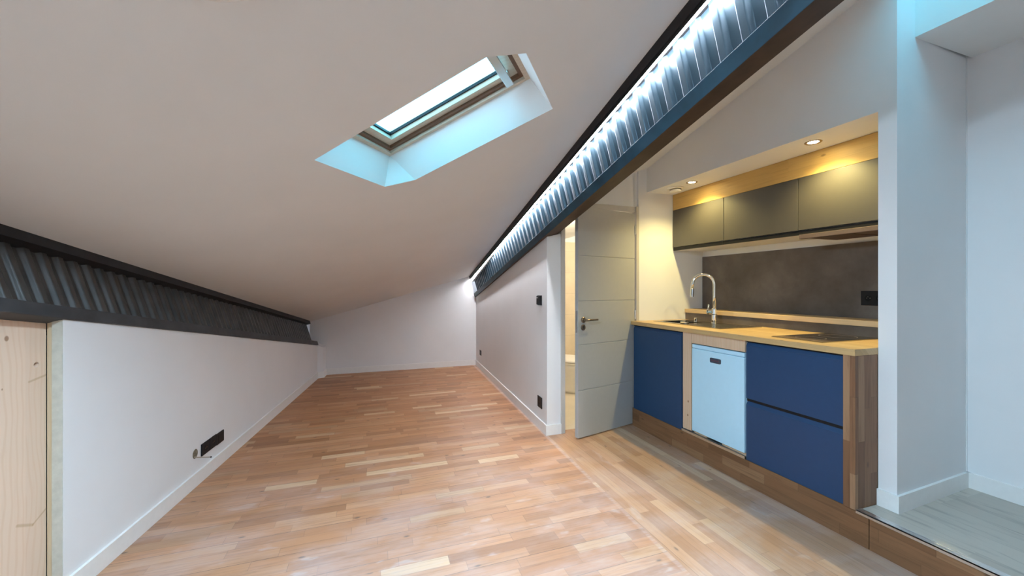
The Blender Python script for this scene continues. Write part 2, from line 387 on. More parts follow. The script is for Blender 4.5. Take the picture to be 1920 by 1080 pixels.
bm = B(); wallprism(bm, [(-2.4, YB), (3.4, YB), (3.4, YB-.15), (-2.4, YB-.15)], 0, lambda x, y: kroof(x, y)+.1)
struct('wall_back', bm, M['wall'], 'white wall behind the viewpoint', 'wall')
bm = B(); wallprism(bm, [(2.526, 1.331), (2.526, 3.21), (3.232, 3.21), (3.232, 1.331)], 2.255, kroof)
struct('ceiling_soffit', bm, M['wall'], 'white boxed soffit over the kitchen recess holding the spotlights', 'soffit')
# bathroom shell
bm = B(); wallprism(bm, [(1.6, 5.25), (3.4, 5.25), (3.4, 5.35), (1.6, 5.35)], 0, lambda x, y: 2.0)
struct('wall_bathroom_end', bm, M['tile'], 'beige tiled bathroom wall seen through the door gap', 'wall')
bm = B(); wallprism(bm, [(1.6, 5.26), (3.4, 5.26), (3.4, 5.36), (1.6, 5.36)], 2.0, kroof)
wallprism(bm, [(3.4, 3.2), (3.5, 3.2), (3.5, 5.4), (3.4, 5.4)], 0, kroof)
struct('wall_bathroom_top', bm, M['wall'], 'plain cream wall band above the bathroom tiles', 'wall')

# ------------------------------------------------------------------ roof panels with window openings
LV = Vector((.776, -.631)); SV = Vector((.6, .8))
hexo = [tuple(SV*a + LV*b) for a, b in ((1.408, -1.42), (1.943, -1.42), (2.043, -1.273), (2.043, -.423), (1.512, -.423), (1.408, -.554))]
def onroof(x, y, k=0): return Vector((x, y, roof(x, y))) + NR*k
def rl(s, l, k): p = SV*s + LV*l; return onroof(p.x, p.y, k)
S0, S1, L0, L1, KD = 1.40, 2.0, -1.36, -.475, .19
def pierced(outer_lo, outer_hi, holes):
    """slab with holes through it; holes is a list of (ring below, ring above)"""
    bm = B(); L = []
    for k, outer in enumerate((outer_lo, outer_hi)):
        rings = [[bm.verts.new(p) for p in outer]] + [[bm.verts.new(p) for p in h[k]] for h in holes]
        es = [bm.edges.new((r[i], r[(i+1) % len(r)])) for r in rings for i in range(len(r))]
        bmesh.ops.triangle_fill(bm, use_beauty=True, use_dissolve=False, edges=es); L.append(rings)
    for a, c in zip(L[0], L[1]):
        for i in range(len(a)): bm.faces.new((a[i], a[(i+1) % len(a)], c[(i+1) % len(a)], c[i]))
    return bm
pl = [(-2.4, YB-.1), (edge_r(YB-.1)+.045, YB-.1), (edge_r(6.8)+.045, 6.8), (-2.4, 6.8)]
top = [rl(S0, L0, KD), rl(S1, L0, KD), rl(S1, L0, KD)+Vector((.002, 0, .0006)), rl(S1, L1, KD), rl(S0, L1, KD), rl(S0, L1, KD)-Vector((.002, 0, .0006))]
bm = pierced([(x, y, roof(x, y)) for x, y in pl], [tuple(onroof(x, y, KD)) for x, y in pl], [([tuple(onroof(x, y)) for x, y in hexo], [tuple(p) for p in top])])
struct('ceiling', bm, M['ceil'], 'sloping white attic ceiling pierced by the roof window', 'ceiling')
bm = B()
def krp(x, y, k=0): return (x, y, kroof(x, y)+k)
pk = [(edge_r(YB-.1)+.045, YB-.1), (3.5, YB-.1), (3.5, 6.8), (edge_r(6.8)+.045, 6.8)]
WX0, WX1, WY0, WY1 = 1.95, 2.693, .35, 1.20
wk = [(WX0, WY0), (WX1, WY0), (WX1, WY1), (WX0, WY1)]
bm.free(); bm = pierced([krp(x, y) for x, y in pk], [krp(x, y, .2) for x, y in pk], [([krp(x, y) for x, y in wk], [krp(x, y, .2) for x, y in wk])])
struct('ceiling_kitchen', bm, M['ceil'], 'sloping white ceiling to the right of the lit beam over the kitchen', 'ceiling')
bm = B(); box(bm, 2.693, 3.24, YB, 1.262, 2.642, 2.66); box(bm, 2.693, 2.72, YB, 1.262, 2.66, 3.9)
struct('ceiling_side', bm, M['ceil'], 'lower flat white ceiling over the raised platform at the right', 'ceiling')

# ------------------------------------------------------------------ roof windows
def roof_window(name, label, s0, s1, l0, l1, P, bar):
    """P(s, l, k) maps window coordinates to the room; k runs outwards"""
    t = thing(name, label, 'roof window', tuple(P((s0+s1)/2, (l0+l1)/2, 0)), None, 'structure')
    def ring(nm, mat, d0, d1, k0, k1):
        bm = B()
        for a in ((s0+d0, s0+d1, l0+d0, l1-d0), (s1-d1, s1-d0, l0+d0, l1-d0), (s0+d1, s1-d1, l0+d0, l0+d1), (s0+d1, s1-d1, l1-d1, l1-d0)):
            q = [(a[0], a[2]), (a[1], a[2]), (a[1], a[3]), (a[0], a[3])]
            hexa(bm, [tuple(P(s, l, k0)) for s, l in q], [tuple(P(s, l, k1)) for s, l in q])
        return finish(nm, bm, mat, t)
    ring('window_frame', M['sashw'], -.03, .022, -.004, .07)
    ring('gasket', M['seal'], .022, .042, .012, .07)
    sa = ring('sash', M['sashw'], .042, .085, .030, .085)
    bm = B(); q = [(s0+.08, l0+.08), (s1-.08, l0+.08), (s1-.08, l1-.08), (s0+.08, l1-.08)]
    hexa(bm, [tuple(P(s, l, .070)) for s, l in q], [tuple(P(s, l, .076)) for s, l in q])
    g = finish('glass_pane', bm, M['glass'], sa); g['label'] = 'clear window glass'
    # metal glazing bead
    bm = B()
    for a in ((s0+.085, s0+.093, l0+.085, l1-.085), (s1-.093, s1-.085, l0+.085, l1-.085), (s0+.093, s1-.093, l0+.085, l0+.093), (s0+.093, s1-.093, l1-.093, l1-.085)):
        q = [(a[0], a[2]), (a[1], a[2]), (a[1], a[3]), (a[0], a[3])]
        hexa(bm, [tuple(P(s, l, .055)) for s, l in q], [tuple(P(s, l, .070)) for s, l in q])
    finish('glazing_bead', bm, M['black'], sa)
    if bar:
        bm = B(); sm = (s0+s1)/2; w = (s1-s0)/2-.055
        for a in ((sm-w, sm+w, l1-.118, l1-.078, -.022, -.010), (sm-w+.03, sm-w+.06, l1-.1, l1-.08, -.010, .03), (sm+w-.06, sm+w-.03, l1-.1, l1-.08, -.010, .03)):
            q = [(a[0], a[2]), (a[1], a[2]), (a[1], a[3]), (a[0], a[3])]
            hexa(bm, [tuple(P(s, l, a[4])) for s, l in q], [tuple(P(s, l, a[5])) for s, l in q])
        h = finish('opening_bar', bm, M['alu'], t, bevel=.003); h['label'] = 'pale metal opening bar'
    return t
roof_window('window_1', 'slanted roof window with pale wooden sash in the white ceiling', S0, S1, L0, L1, lambda s, l, k: rl(s, l, KD+k), True)
def kw(s, l, k): return Vector((l, s, kroof(l, s)+.2+k))
roof_window('window_2', 'roof window above the raised platform, its bright shaft at the top right', WY0-.02, WY1+.02, WX0-.02, WX1+.02, kw, False)

# ------------------------------------------------------------------ rafters with corrugated infill
E1 = Vector((1, 0, RX)).normalized(); NN = Vector((-RX, 0, 1)).normalized()
def at(edge, y, s, h): return Vector((edge(y), y, roof(edge(y), y))) + E1*s - NN*h
def bar_along(bm, edge, y0, y1, s0, s1, h0, h1, n=1):
    q = [(s0, h0), (s1, h0), (s1, h1), (s0, h1)]
    hexa(bm, [tuple(at(edge, y0, s, h)) for s, h in q], [tuple(at(edge, y1, s, h)) for s, h in q])
def corrugated(bm, edge, y0, y1, s, h0, h1, side, pitch=.108, depth=.019):
    prof = []; y = y0
    while y < y1:
        for dy, d in ((0, 0), (.40*pitch, 0), (.52*pitch, 1), (.84*pitch, 1.0), (.96*pitch, 0)):
            if y+dy < y1: prof.append((y+dy, d))
        y += pitch
    fine = []                                      # every bend gets a small radius so that it catches the light
    for i, (yy, d) in enumerate(prof):
        for sg in (-1, 0, 1):
            j = min(max(i+sg, 0), len(prof)-1); L = abs(prof[j][0]-yy)
            if sg and L < 1e-4: continue
            f = min(.45, .0032/L) if sg else 0
            fine.append((yy + (prof[j][0]-yy)*f, (d + (prof[j][1]-d)*f) if sg else d + (.5*(prof[max(i-1, 0)][1]+prof[min(i+1, len(prof)-1)][1])-d)*.06))
    a = [bm.verts.new(at(edge, yy, s + side*depth*d, h0)) for yy, d in fine]
    b = [bm.verts.new(at(edge, yy, s + side*depth*d, h1)) for yy, d in fine]
    for i in range(len(fine)-1): bm.faces.new((a[i], a[i+1], b[i+1], b[i]))
t = thing('trussed_rafter', 'dark lit rafter of corrugated sheet between timbers, climbing above the bathroom door', 'rafter', tuple(at(edge_r, 6.5, .08, .37)))
bm = B(); bar_along(bm, edge_r, YB, 6.6, 0, .16, .305, .372)
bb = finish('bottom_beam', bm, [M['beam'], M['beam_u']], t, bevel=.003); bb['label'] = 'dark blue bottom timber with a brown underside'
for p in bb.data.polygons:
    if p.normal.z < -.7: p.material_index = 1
bm = B(); bar_along(bm, edge_r, YB, 6.59, 0, .16, .0, .045); finish('top_batten', bm, M['batten'], t)
bm = B(); corrugated(bm, edge_r, YB, 6.58, .076, .04, .31, -1)
thick(finish('corrugated_sheet', bm, M['sheet'], t, smooth=True))['label'] = 'dark ribbed metal sheet'
bm = B(); bar_along(bm, edge_r, YB, 6.58, .009, .0125, .0455, .059); bar_along(bm, edge_r, YB, 6.58, .0125, .032, .0455, .049)
t2 = thing('led_strip', 'glowing white strip light fixed under the top of the right rafter', 'strip light', tuple(at(edge_r, 6.5, .02, .07)))
finish('channel', bm, M['batten'], t2)
bm = B(); bar_along(bm, edge_r, YB, 6.57, .013, .0315, .0495, .0585); finish('diffuser', bm, M['led'], t2)
t = thing('trussed_rafter', 'dark unlit rafter of corrugated sheet between timbers, low above the left knee wall', 'rafter', tuple(at(edge_l, 6.4, 0, .38)))
bm = B(); bar_along(bm, edge_l, -.6, 6.36, -.12, .038, .335, .392)
finish('bottom_beam', bm, M['beam_l'], t, bevel=.003)
bm = B(); bar_along(bm, edge_l, -.6, 6.48, -.12, 0, .0, .048); finish('top_batten', bm, M['batten'], t)
bm = B(); corrugated(bm, edge_l, -.6, 6.46, -.062, .04, .34, 1, .08, .016)
thick(finish('corrugated_sheet', bm, M['sheet_b'], t, smooth=True))
bm = B(); bar_along(bm, edge_l, YB, 6.6, -.14, -.10, -.02, .40); struct('wall_rafter', bm, M['batten'], 'black boarding behind the left corrugated sheet', 'wall')

# ------------------------------------------------------------------ skirting boards
def skirt(name, pts, label, h=.09, t=.013, z0=0):
    """run along plan points; thickness towards the left of the direction of travel"""
    P = [Vector((x, y)) for x, y in pts]; N = []
    for i in range(len(P)):
        ds = []
        if i > 0: ds.append((P[i]-P[i-1]).normalized())
        if i < len(P)-1: ds.append((P[i+1]-P[i]).normalized())
        ns = [Vector((-d.y, d.x)) for d in ds]; n = sum(ns, Vector((0, 0))); n.normalize(); n = n / max(.3, n.dot(ns[0])); N.append(n)
    bm = B()
    for i in range(len(P)-1):
        a, b = P[i], P[i+1]; c, d = b+N[i+1]*t, a+N[i]*t
        q = [(a.x, a.y), (b.x, b.y), (c.x, c.y), (d.x, d.y)]
        hexa(bm, [(x, y, z0) for x, y in q], [(x, y, z0+h) for x, y in q])
    return struct(name, bm, M['skirt'], label, 'skirting board')
skirt('baseboard_left', [(wl(6.36), 6.36), (wl(2.19), 2.19)], 'white skirting along the foot of the left knee wall')
skirt('baseboard_far', [(1.66, 6.60), (-.68, 6.60), (-.695, 6.42), (-.785, 6.37)], 'white skirting along the foot of the far end wall')
skirt('baseboard_right', [(1.606, 3.235), (wr(3.235), 3.235), (wr(6.6), 6.6)], 'white skirting along the foot of the right wall', .09)
skirt('baseboard_partition', [(3.24, 1.283), (2.526, 1.251), (2.526, 1.331)], 'white skirting round the foot of the partition end', .088, .013, PZ)
skirt('baseboard_side', [(3.24, YB), (3.24, 1.283)], 'white skirting at the foot of the far right wall', .088, .013, PZ)

# ------------------------------------------------------------------ pine door at the left
py0 = .9
def dl(y, o): return wl(y) - o
bm = B(); wallprism(bm, [(dl(2.187, .053), 2.187), (dl(2.187, .085), 2.187), (dl(py0, .085), py0), (dl(py0, .053), py0)], .01, lambda x, y: roof(edge_l(y), y)-.385)
d2 = thing('door_2', 'raw pine board door with a finger hole, left of the knee wall', 'door', (dl(1.5, .07), 1.5, 0), None, 'structure')
pan = finish('board_panel', bm, M['pine_door'], d2)
bm = B(); lathe(bm, (dl(2.145, .15), 2.145, 1.009), [(0, 0), (.0115, 0), (.0115, .2), (0, .2)], 'x')
boolcut(pan, [finish('cutter', bm, M['pine_door'])])
bm = B(); wallprism(bm, [(dl(2.188, .0345), 2.188), (dl(2.188, .0505), 2.188), (dl(2.4, .0505), 2.40), (dl(2.4, .0345), 2.40)], 0, lambda x, y: roof(edge_l(y), y)-.372)
struct('trim_1', bm, M['pine_trim'], 'narrow raw pine casing strip beside the pine door', 'door casing')
bm = B(); wallprism(bm, [(wl(2.184)-.001, 2.184), (dl(2.184, .0335), 2.184), (dl(2.1885, .0335), 2.1885), (wl(2.1885)-.001, 2.1885)], 0, lambda x, y: roof(edge_l(y), y)-.372)
struct('trim_2', bm, M['plaster'], 'raw grey plasterboard edge of the knee wall beside the pine casing', 'wall edge')
bm = B(); wallprism(bm, [(dl(2.6, .2), 2.6), (dl(2.6, .25), 2.6), (dl(.8, .25), .8), (dl(.8, .2), .8)], 0, lambda x, y: roof(edge_l(y), y)-.37)
struct('wall_store', bm, M['mortar'], 'dark boarding of the eaves store behind the pine door', 'wall')

# ------------------------------------------------------------------ bathroom door
H = Vector((2.392, 3.222)); Edg = Vector((1.676, 3.046)); dv = (Edg-H); DW = dv.length; dv.normalize(); nv = Vector((-dv.y, dv.x))
if nv.y > 0: nv = -nv                              # nv looks into the room
d1 = thing('door_1', 'pale grey five-panel bathroom door standing half open', 'door', (H.x, H.y, 0), None, 'structure')
def dp(a, o, z): p = H + dv*a + nv*o; return (p.x, p.y, z)
def dbox(bm, a0, a1, o0, o1, z0, z1):
    q = [(a0, o0), (a1, o0), (a1, o1), (a0, o1)]
    hexa(bm, [dp(a, o, z0) for a, o in q], [dp(a, o, z1) for a, o in q])
bm = B(); zs = [.012, .424, .822, 1.205, 1.602, 2.04]
dbox(bm, 0, DW, -.036, 0, zs[0], zs[-1])
for i in range(5): dbox(bm, 0.0, DW, -.002, .004, zs[i] + (.003 if i else 0), zs[i+1] - (.003 if i < 4 else 0))
leaf = finish('door_leaf', bm, M['doorw'], d1, bevel=.0022)
for sd, nm in ((1, 'room'), (-1, 'bath')):
    o0 = .004 if sd > 0 else -.036
    def hp(a, o, z): return Vector(dp(a, o0 + sd*o, z))
    dirn = Vector((nv.x*sd, nv.y*sd, 0)); u = Vector((dv.x, dv.y, 0)); ax = (u, Vector((0, 0, 1)), dirn)
    bm = B(); lathe(bm, hp(DW-.06, 0, 1.04), [(0, 0), (.026, 0), (.026, .006), (.022, .009), (.010, .010), (.010, .045), (0, .045)], ax)
    hnd = finish('handle', bm, M['nickel'], d1, smooth=False); hnd['label'] = 'brushed metal lever handle'
    bm = B(); tube(bm, [hp(DW-.06, .030, 1.04), hp(DW-.06, .044, 1.04), hp(DW-.068, .05, 1.04), hp(DW-.09, .05, 1.04), hp(DW-.19, .049, 1.041)], [.009, .009, .0088, .0085, .0075], 12)
    finish('lever', bm, M['nickel'], hnd, smooth=True)
    bm = B(); lathe(bm, hp(DW-.058, 0, .975), [(0, 0), (.026, 0), (.026, .006), (.022, .008), (0, .008)], ax)
    ro = finish('lock_rose', bm, M['nickel'], d1)
    bm = B()
    q = hp(DW-.058, .0085, .975)
    lathe(bm, q + Vector((0, 0, .006)), [(0, 0), (.0048, 0), (.0048, .0012), (0, .0012)], ax)
    hexa(bm, [tuple(q + u*a + Vector((0, 0, z))) for a, z in ((-.0028, .004), (.0028, .004), (.0022, -.012), (-.0022, -.012))],
         [tuple(q + dirn*.0012 + u*a + Vector((0, 0, z))) for a, z in ((-.0028, .004), (.0028, .004), (.0022, -.012), (-.0022, -.012))])
    finish('keyhole', bm, M['black'], ro)
for z in (.25, 1.02, 1.84):
    bm = B(); lathe(bm, (H.x+.004, H.y-.010, z), [(0, 0), (.0075, 0), (.0075, .085), (0, .085)], 'z', 12)
    finish('hinge', bm, M['alu'], d1)
bm = B(); dbox(bm, DW-.0005, DW+.0015, -.029, -.006, .93, 1.12); finish('lock_plate', bm, M['alu'], d1)
bm = B(); box(bm, 1.606, 1.646, YD-.012, YD+.10, 0, 2.08); box(bm, 2.403, 2.434, YD-.03, YD+.10, 0, 2.11); box(bm, 1.606, 2.434, YD-.008, YD+.10, 2.058, 2.11)
box(bm, 1.646, 1.658, YD+.035, YD+.10, 0, 2.06)
struct('trim_3', bm, M['frameg'], 'grey door frame round the bathroom doorway', 'door frame', bevel=.002)

# ------------------------------------------------------------------ bathroom things
t = thing('toilet', 'white toilet with closed lid glimpsed through the bathroom doorway', 'toilet', (2.40, 4.62, 0))
def oval(cx, cy, rx, ry, z, n=32, flat=0):
    return [(cx + rx*math.cos(2*PI*k/n), cy + (ry*math.sin(2*PI*k/n)) * (1 if math.sin(2*PI*k/n) < 0 else .8), z) for k in range(n)]
def loft(bm, rings, cap=True):
    R = [[bm.verts.new(p) for p in r] for r in rings]
    for a, b in zip(R, R[1:]):
        for k in range(len(a)): bm.faces.new((a[k], a[(k+1) % len(a)], b[(k+1) % len(a)], b[k]))
    if cap: bm.faces.new(R[0]); bm.faces.new(R[-1])
cx, cy = 2.40, 4.60
bm = B(); loft(bm, [oval(cx, cy+.04, .15, .27, 0), oval(cx, cy+.04, .15, .27, .04), oval(cx, cy+.03, .155, .27, .2), oval(cx, cy+.01, .175, .29, .33), oval(cx, cy, .185, .30, .39), oval(cx, cy, .18, .295, .40)])
finish('bowl', bm, M['ceramic'], t, smooth=True)
bm = B(); loft(bm, [oval(cx, cy, .187, .302, .405), oval(cx, cy, .19, .305, .41), oval(cx, cy, .19, .305, .425), oval(cx, cy, .186, .30, .43)]); finish('seat', bm, M['white'], t, smooth=True)
bm = B(); loft(bm, [oval(cx, cy, .187, .302, .435), oval(cx, cy, .192, .307, .44), oval(cx, cy, .19, .305, .455), oval(cx, cy, .165, .27, .468), oval(cx, cy, .08, .13, .472)]); finish('lid', bm, M['white'], t, smooth=True)
for ch in t.children: ch.scale.z = .9
bm = B(); box(bm, 1.72, 2.60, 5.225, 5.25, 1.985, 2.005)
struct('trim_4', bm, M['skirt'], 'pale edge strip along the top of the bathroom tiles', 'tile trim')
t = thing('shower_hose', 'thin chrome shower hose hanging in the bathroom behind the door frame', 'shower hose', (2.02, 4.2, 1.0))
bm = B(); tube(bm, [(1.99+.035*math.sin(PI*k/16), 4.05, 1.62-.55*k/16) for k in range(17)], .006, 8); finish('hose', bm, M['chrome'], t, smooth=True)
bm = B(); lathe(bm, (1.985, 4.05, 1.60), [(0, 0), (.012, 0), (.016, .06), (.014, .1), (0, .1)]); finish('hand_piece', bm, M['chrome'], t, smooth=True)
bm = B(); box(bm, 1.93, 1.97, 4.02, 4.08, 0, 2.05); struct('wall_shower_post', bm, M['tile'], 'narrow tiled upright of the shower', 'wall')

# ------------------------------------------------------------------ step, plinth
FX = 2.357
bm = B(); box(bm, FX, FX+.016, 1.2815, 3.205, 0, .168)
tag(finish('plinth_board', bm, M['plinth'], bevel=.001), 'brown oak plinth board running under the kitchen cabinets', 'plinth board', 'oak plinth boards of the step')
bm = B(); box(bm, FX, FX+.016, YB+.02, 1.2785, 0, .168)
tag(finish('plinth_board', bm, M['plinth'], bevel=.001), 'brown oak riser board of the step, right of the kitchen cabinets', 'plinth board', 'oak plinth boards of the step')
bm = B(); box(bm, FX-.004, FX+.022, YB+.02, 1.337, .1685, .1765); box(bm, FX-.004, FX-.001, YB+.02, 1.337, .157, .1765); box(bm, FX+.024, FX+.036, YB+.02, 1.337, PZ+.0005, .1755)
tag(finish('step_nosing', bm, M['alu'], bevel=.0012), 'shiny metal edge strip along the step up to the grey floor', 'edge strip')

# ------------------------------------------------------------------ base cabinets
def front(bm, y0, y1, z0, z1, lip=.024):
    """handleless front: flat slab with a bevelled grip at its top edge"""
    x = FX
    q0 = [(x, y0), (x, y1), (x+.019, y1), (x+.019, y0)]
    hexa(bm, [(a, b, z0) for a, b in q0], [(a, b, z1-lip) for a, b in q0])
    q1 = [(x+.012, y0), (x+.012, y1), (x+.019, y1), (x+.019, y0)]
    hexa(bm, [(a, b, z1-lip) for a, b in q0], [(a, b, z1) for a, b in q1])
t = thing('base_cabinet', 'navy blue base cabinet at the left end under the sink', 'cabinet', (2.66, 2.88, PZ))
bm = B()
for a in ((FX+.02, 2.92, 2.552, 2.568, .183, .966), (FX+.02, 2.92, 3.179, 3.195, .183, .966), (FX+.02, 2.92, 2.568, 3.179, .183, .199), (2.905, 2.92, 2.568, 3.179, .199, .9)): box(bm, *a)
o = finish('body', bm, [M['carc']], t); o['label'] = 'white cabinet body'
bm = B(); front(bm, 2.563, 3.185, .170, .958); finish('cabinet_door', bm, M['navy'], t, bevel=.0015)
bm = B(); box(bm, FX+.004, FX+.019, 2.563, 3.185, .9585, .968); finish('grip_gap_shade', bm, M['black'], t)  # black strip stands in for the shade in the gap below the worktop
t = thing('drawer_cabinet', 'navy blue two-drawer base cabinet under the hob', 'cabinet', (2.66, 1.68, PZ))
bm = B(); box(bm, FX+.02, 2.92, 1.39, 1.985, .183, .966); o = finish('body', bm, M['carc'], t); o['label'] = 'white cabinet body'
for z0, z1 in ((.170, .564), (.583, .958)):
    bm = B(); front(bm, 1.393, 1.975, z0, z1); finish('drawer', bm, M['navy'], t, bevel=.0015)
bm = B(); box(bm, FX+.008, FX+.0195, 1.393, 1.975, .5645, .5825); finish('grip_gap_shade', bm, M['black'], t)  # shadow of the open gap between the drawers, put in as a black strip
bm = B(); box(bm, FX+.004, FX+.019, 1.393, 1.975, .9585, .968); finish('grip_gap_shade', bm, M['black'], t)
bm = B(); box(bm, 2.343, 2.5255, 1.3325, 1.389, PZ+.001, .968)
tag(finish('end_panel', bm, M['endoak'], bevel=.0015), 'brown oak end panel closing the cabinets beside the partition', 'panel')
bm = B(); box(bm, FX+.001, FX+.02, 2.462, 2.549, .196, .967)
tag(finish('wood_filler', bm, M['pine_fill'], bevel=.001), 'knotty upright pine filler left of the small fridge', 'panel')
bm = B(); box(bm, FX+.003, FX+.02, 1.988, 2.461, .888, .967)
tag(finish('wood_rail', bm, M['pine_rail'], bevel=.001), 'pale pine rail above the small fridge under the worktop', 'panel')
bm = B(); box(bm, FX+.004, 2.9, 1.99, 2.55, .1725, .180); box(bm, FX-.002, FX+.006, 1.985, 2.56, .1685, .186); box(bm, FX+.014, FX+.02, 1.985, 2.56, .180, .187)
tag(finish('floor_track', bm, M['alu']), 'silver track on the plinth below the small fridge', 'track')
for y0, y1, lab in ((1.99, 2.19, 'raw pine packing strip under the fridge, at the drawer side'), (2.33, 2.455, 'raw pine packing strip under the fridge, at the pine filler side')):
    bm = B(); box(bm, FX+.024, FX+.06, y0, y1, .181, .204)
    tag(finish('packing_strip', bm, M['pine_rail']), lab, 'packing strip', 'packing strips under the fridge')
t = thing('mini_fridge', 'small white fridge built in between pine filler and drawers', 'fridge', (2.63, 2.222, .205))
bm = B(); box(bm, FX+.05, 2.88, 1.992, 2.452, .212, .882); finish('body', bm, M['fridge'], t)
for y in (2.03, 2.41):
    for x in (FX+.09, 2.84):
        bm = B(); lathe(bm, (x, y, .181), [(0, 0), (.018, 0), (.018, .032), (0, .032)], 'z', 14); finish('foot', bm, M['black'], t)
bm = B(); box(bm, FX+.002, FX+.045, 1.991, 2.455, .205, .850); box(bm, FX+.0045, FX+.045, 1.991, 2.455, .8515, .881)
dr = finish('fridge_door', bm, M['fridge'], t, bevel=.004)
bm = B(); n = 8; pts = []
yc, zc, hw, hh, rr = 2.228, .787, .048, .018, .009
for (sy, sz, a0) in ((1, 1, 0), (-1, 1, 90), (-1, -1, 180), (1, -1, 270)):
    for k in range(5):
        a = math.radians(a0 + 22.5*k); pts.append((yc + sy*(hw-rr) + rr*math.cos(a), zc + sz*(hh-rr) + rr*math.sin(a)))
hexa(bm, [(FX+.0025, y, z) for y, z in pts], [(FX-.002, y, z) for y, z in pts])
bd = finish('badge', bm, M['badge'], dr)
bm = B()
for k, (y, w, h) in enumerate(((2.322, .009, .013), (2.309, .007, .009), (2.299, .006, .010), (2.289, .008, .008), (2.277, .006, .010), (2.266, .007, .009))):
    box(bm, FX-.0028, FX-.0015, y-.065-w/2, y-.065+w/2, zc-h/2, zc+h/2)
finish('badge_print', bm, M['badger'], bd)

# ------------------------------------------------------------------ worktop, sink, hob
bm = B(); box(bm, 2.338, 3.0, 1.3335, 3.206, .969, 1.003); box(bm, 2.338, 2.5245, 1.338, 1.36, .969, 1.003)
bm.free(); bm = B()
hexa(bm, [(x, y, .969) for x, y in ((2.338, 1.3315), (2.5245, 1.3315), (2.5255, 1.3345), (2.998, 1.3345), (2.998, 3.206), (2.338, 3.206))],
     [(x, y, 1.003) for x, y in ((2.338, 1.3315), (2.5245, 1.3315), (2.5255, 1.3345), (2.998, 1.3345), (2.998, 3.206), (2.338, 3.206))])
wt = finish('worktop', bm, M['worktop'])
bm = B(); box(bm, 2.56, 2.80, 2.765, 3.07, .9, 1.1); boolcut(wt, [finish('cutter', bm, M['worktop'])])
tag(wt, 'oak butcher-block worktop running over all the base cabinets', 'worktop')
t = thing('sink', 'dark shiny inset sink with draining board at the left of the worktop', 'sink', (2.73, 2.71, 1.003))
bm = B()
box(bm, 2.515, 2.95, 2.33, 2.768, 1.0032, 1.0075)
box(bm, 2.515, 2.563, 2.768, 3.10, 1.0032, 1.0075); box(bm, 2.797, 2.95, 2.768, 3.10, 1.0032, 1.0075); box(bm, 2.563, 2.797, 3.067, 3.10, 1.0032, 1.0075)
finish('drainer', bm, M['steel'], t)
bm = B()
for k in range(6): box(bm, 2.57+k*.042, 2.582+k*.042, 2.38, 2.70, 1.0076, 1.0092)
finish('drainer_ribs', bm, M['steel'], t, bevel=.0006)
bm = B()
for a in ((2.561, 2.564, 2.766, 3.069), (2.796, 2.799, 2.766, 3.069), (2.564, 2.796, 2.766, 2.769), (2.564, 2.796, 3.066, 3.069)): box(bm, *a, .91, 1.0032)
box(bm, 2.561, 2.799, 2.766, 3.069, .906, .91)
ba = finish('basin', bm, M['steel'], t)
bm = B(); lathe(bm, (2.68, 2.92, .91), [(0, 0), (.04, 0), (.042, .002), (.03, .003), (0, .001)]); finish('waste', bm, M['chrome'], ba)
bm = B(); lathe(bm, (2.60, 2.79, 1.0078), [(0, 0), (.034, 0), (.037, .004), (.037, .010), (.033, .013), (0, .013)]); finish('waste_plug', bm, M['chrome'], t)
bm = B(); lathe(bm, (2.865, 2.93, 1.0078), [(0, 0), (.018, 0), (.018, .003), (.015, .004), (.015, .030), (.013, .033), (0, .033)]); finish('waste_knob', bm, M['chrome'], t)
FXX, FYY = 2.862, 2.715
t = thing('mixer_tap', 'tall chrome swan-neck tap standing behind the sink', 'tap', (FXX, FYY, 1.0076))
bm = B(); lathe(bm, (FXX, FYY, 1.0077), [(0, 0), (.026, 0), (.026, .005), (.0215, .008), (.0215, .075), (.023, .080), (.023, .124), (.0195, .130), (.0155, .133), (0, .133)], 'z', 26); finish('tap_body', bm, M['chrome'], t, smooth=False)
sd = Vector((-.74, .67, 0)).normalized(); R = .088; zt = 1.352
path = [Vector((FXX, FYY, 1.13)), Vector((FXX, FYY, 1.25)), Vector((FXX, FYY, zt))]
for k in range(1, 17):
    a = PI*k/16*.97; path.append(Vector((FXX, FYY, zt)) + sd*R*(1-math.cos(a)) + Vector((0, 0, R*math.sin(a))))
e = path[-1]; path += [e + sd*.003 + Vector((0, 0, -.045))]
bm = B(); tube(bm, path, .0128, 16); finish('spout', bm, M['chrome'], t, smooth=True)
bm = B(); tube(bm, [path[-1], path[-1] + sd*.004 + Vector((0, 0, -.075))], [.0145, .0150], 16); sh = finish('spray_head', bm, M['chrome'], t, smooth=False)
hd = Vector((-.5, .87, 0)).normalized(); c = Vector((FXX, FYY, 1.108))
bm = B(); tube(bm, [c + hd*.02, c + hd*.045], .017, 18); lathe(bm, c + hd*.045, [(.017, 0), (.024, .002), (.024, .013), (.02, .017), (0, .017)], (hd.orthogonal().normalized(), hd.cross(hd.orthogonal().normalized()), hd), 20)
hb = finish('handle', bm, M['chrome'], t)
bm = B(); tube(bm, [c + hd*.052 + Vector((0, 0, .012)), c + hd*.05 + Vector((0, 0, .035)), c + hd*.045 + Vector((0, 0, .064))], [.006, .0065, .008], 10); finish('lever', bm, M['chrome'], hb, smooth=True)
t = thing('hob', 'black glass two-zone hob set into the worktop', 'hob', (2.7, 1.70, 1.003))
bm = B(); box(bm, 2.44, 2.962, 1.551, 1.853, 1.0032, 1.0095); finish('glass_top', bm, M['hob'], t, bevel=.0015)
bm = B()
for a in ((2.436, 2.44, 1.547, 1.857), (2.962, 2.966, 1.547, 1.857), (2.44, 2.962, 1.547, 1.551), (2.44, 2.962, 1.853, 1.857)): box(bm, *a, 1.0032, 1.0085)
finish('metal_rim', bm, M['steel'], t)
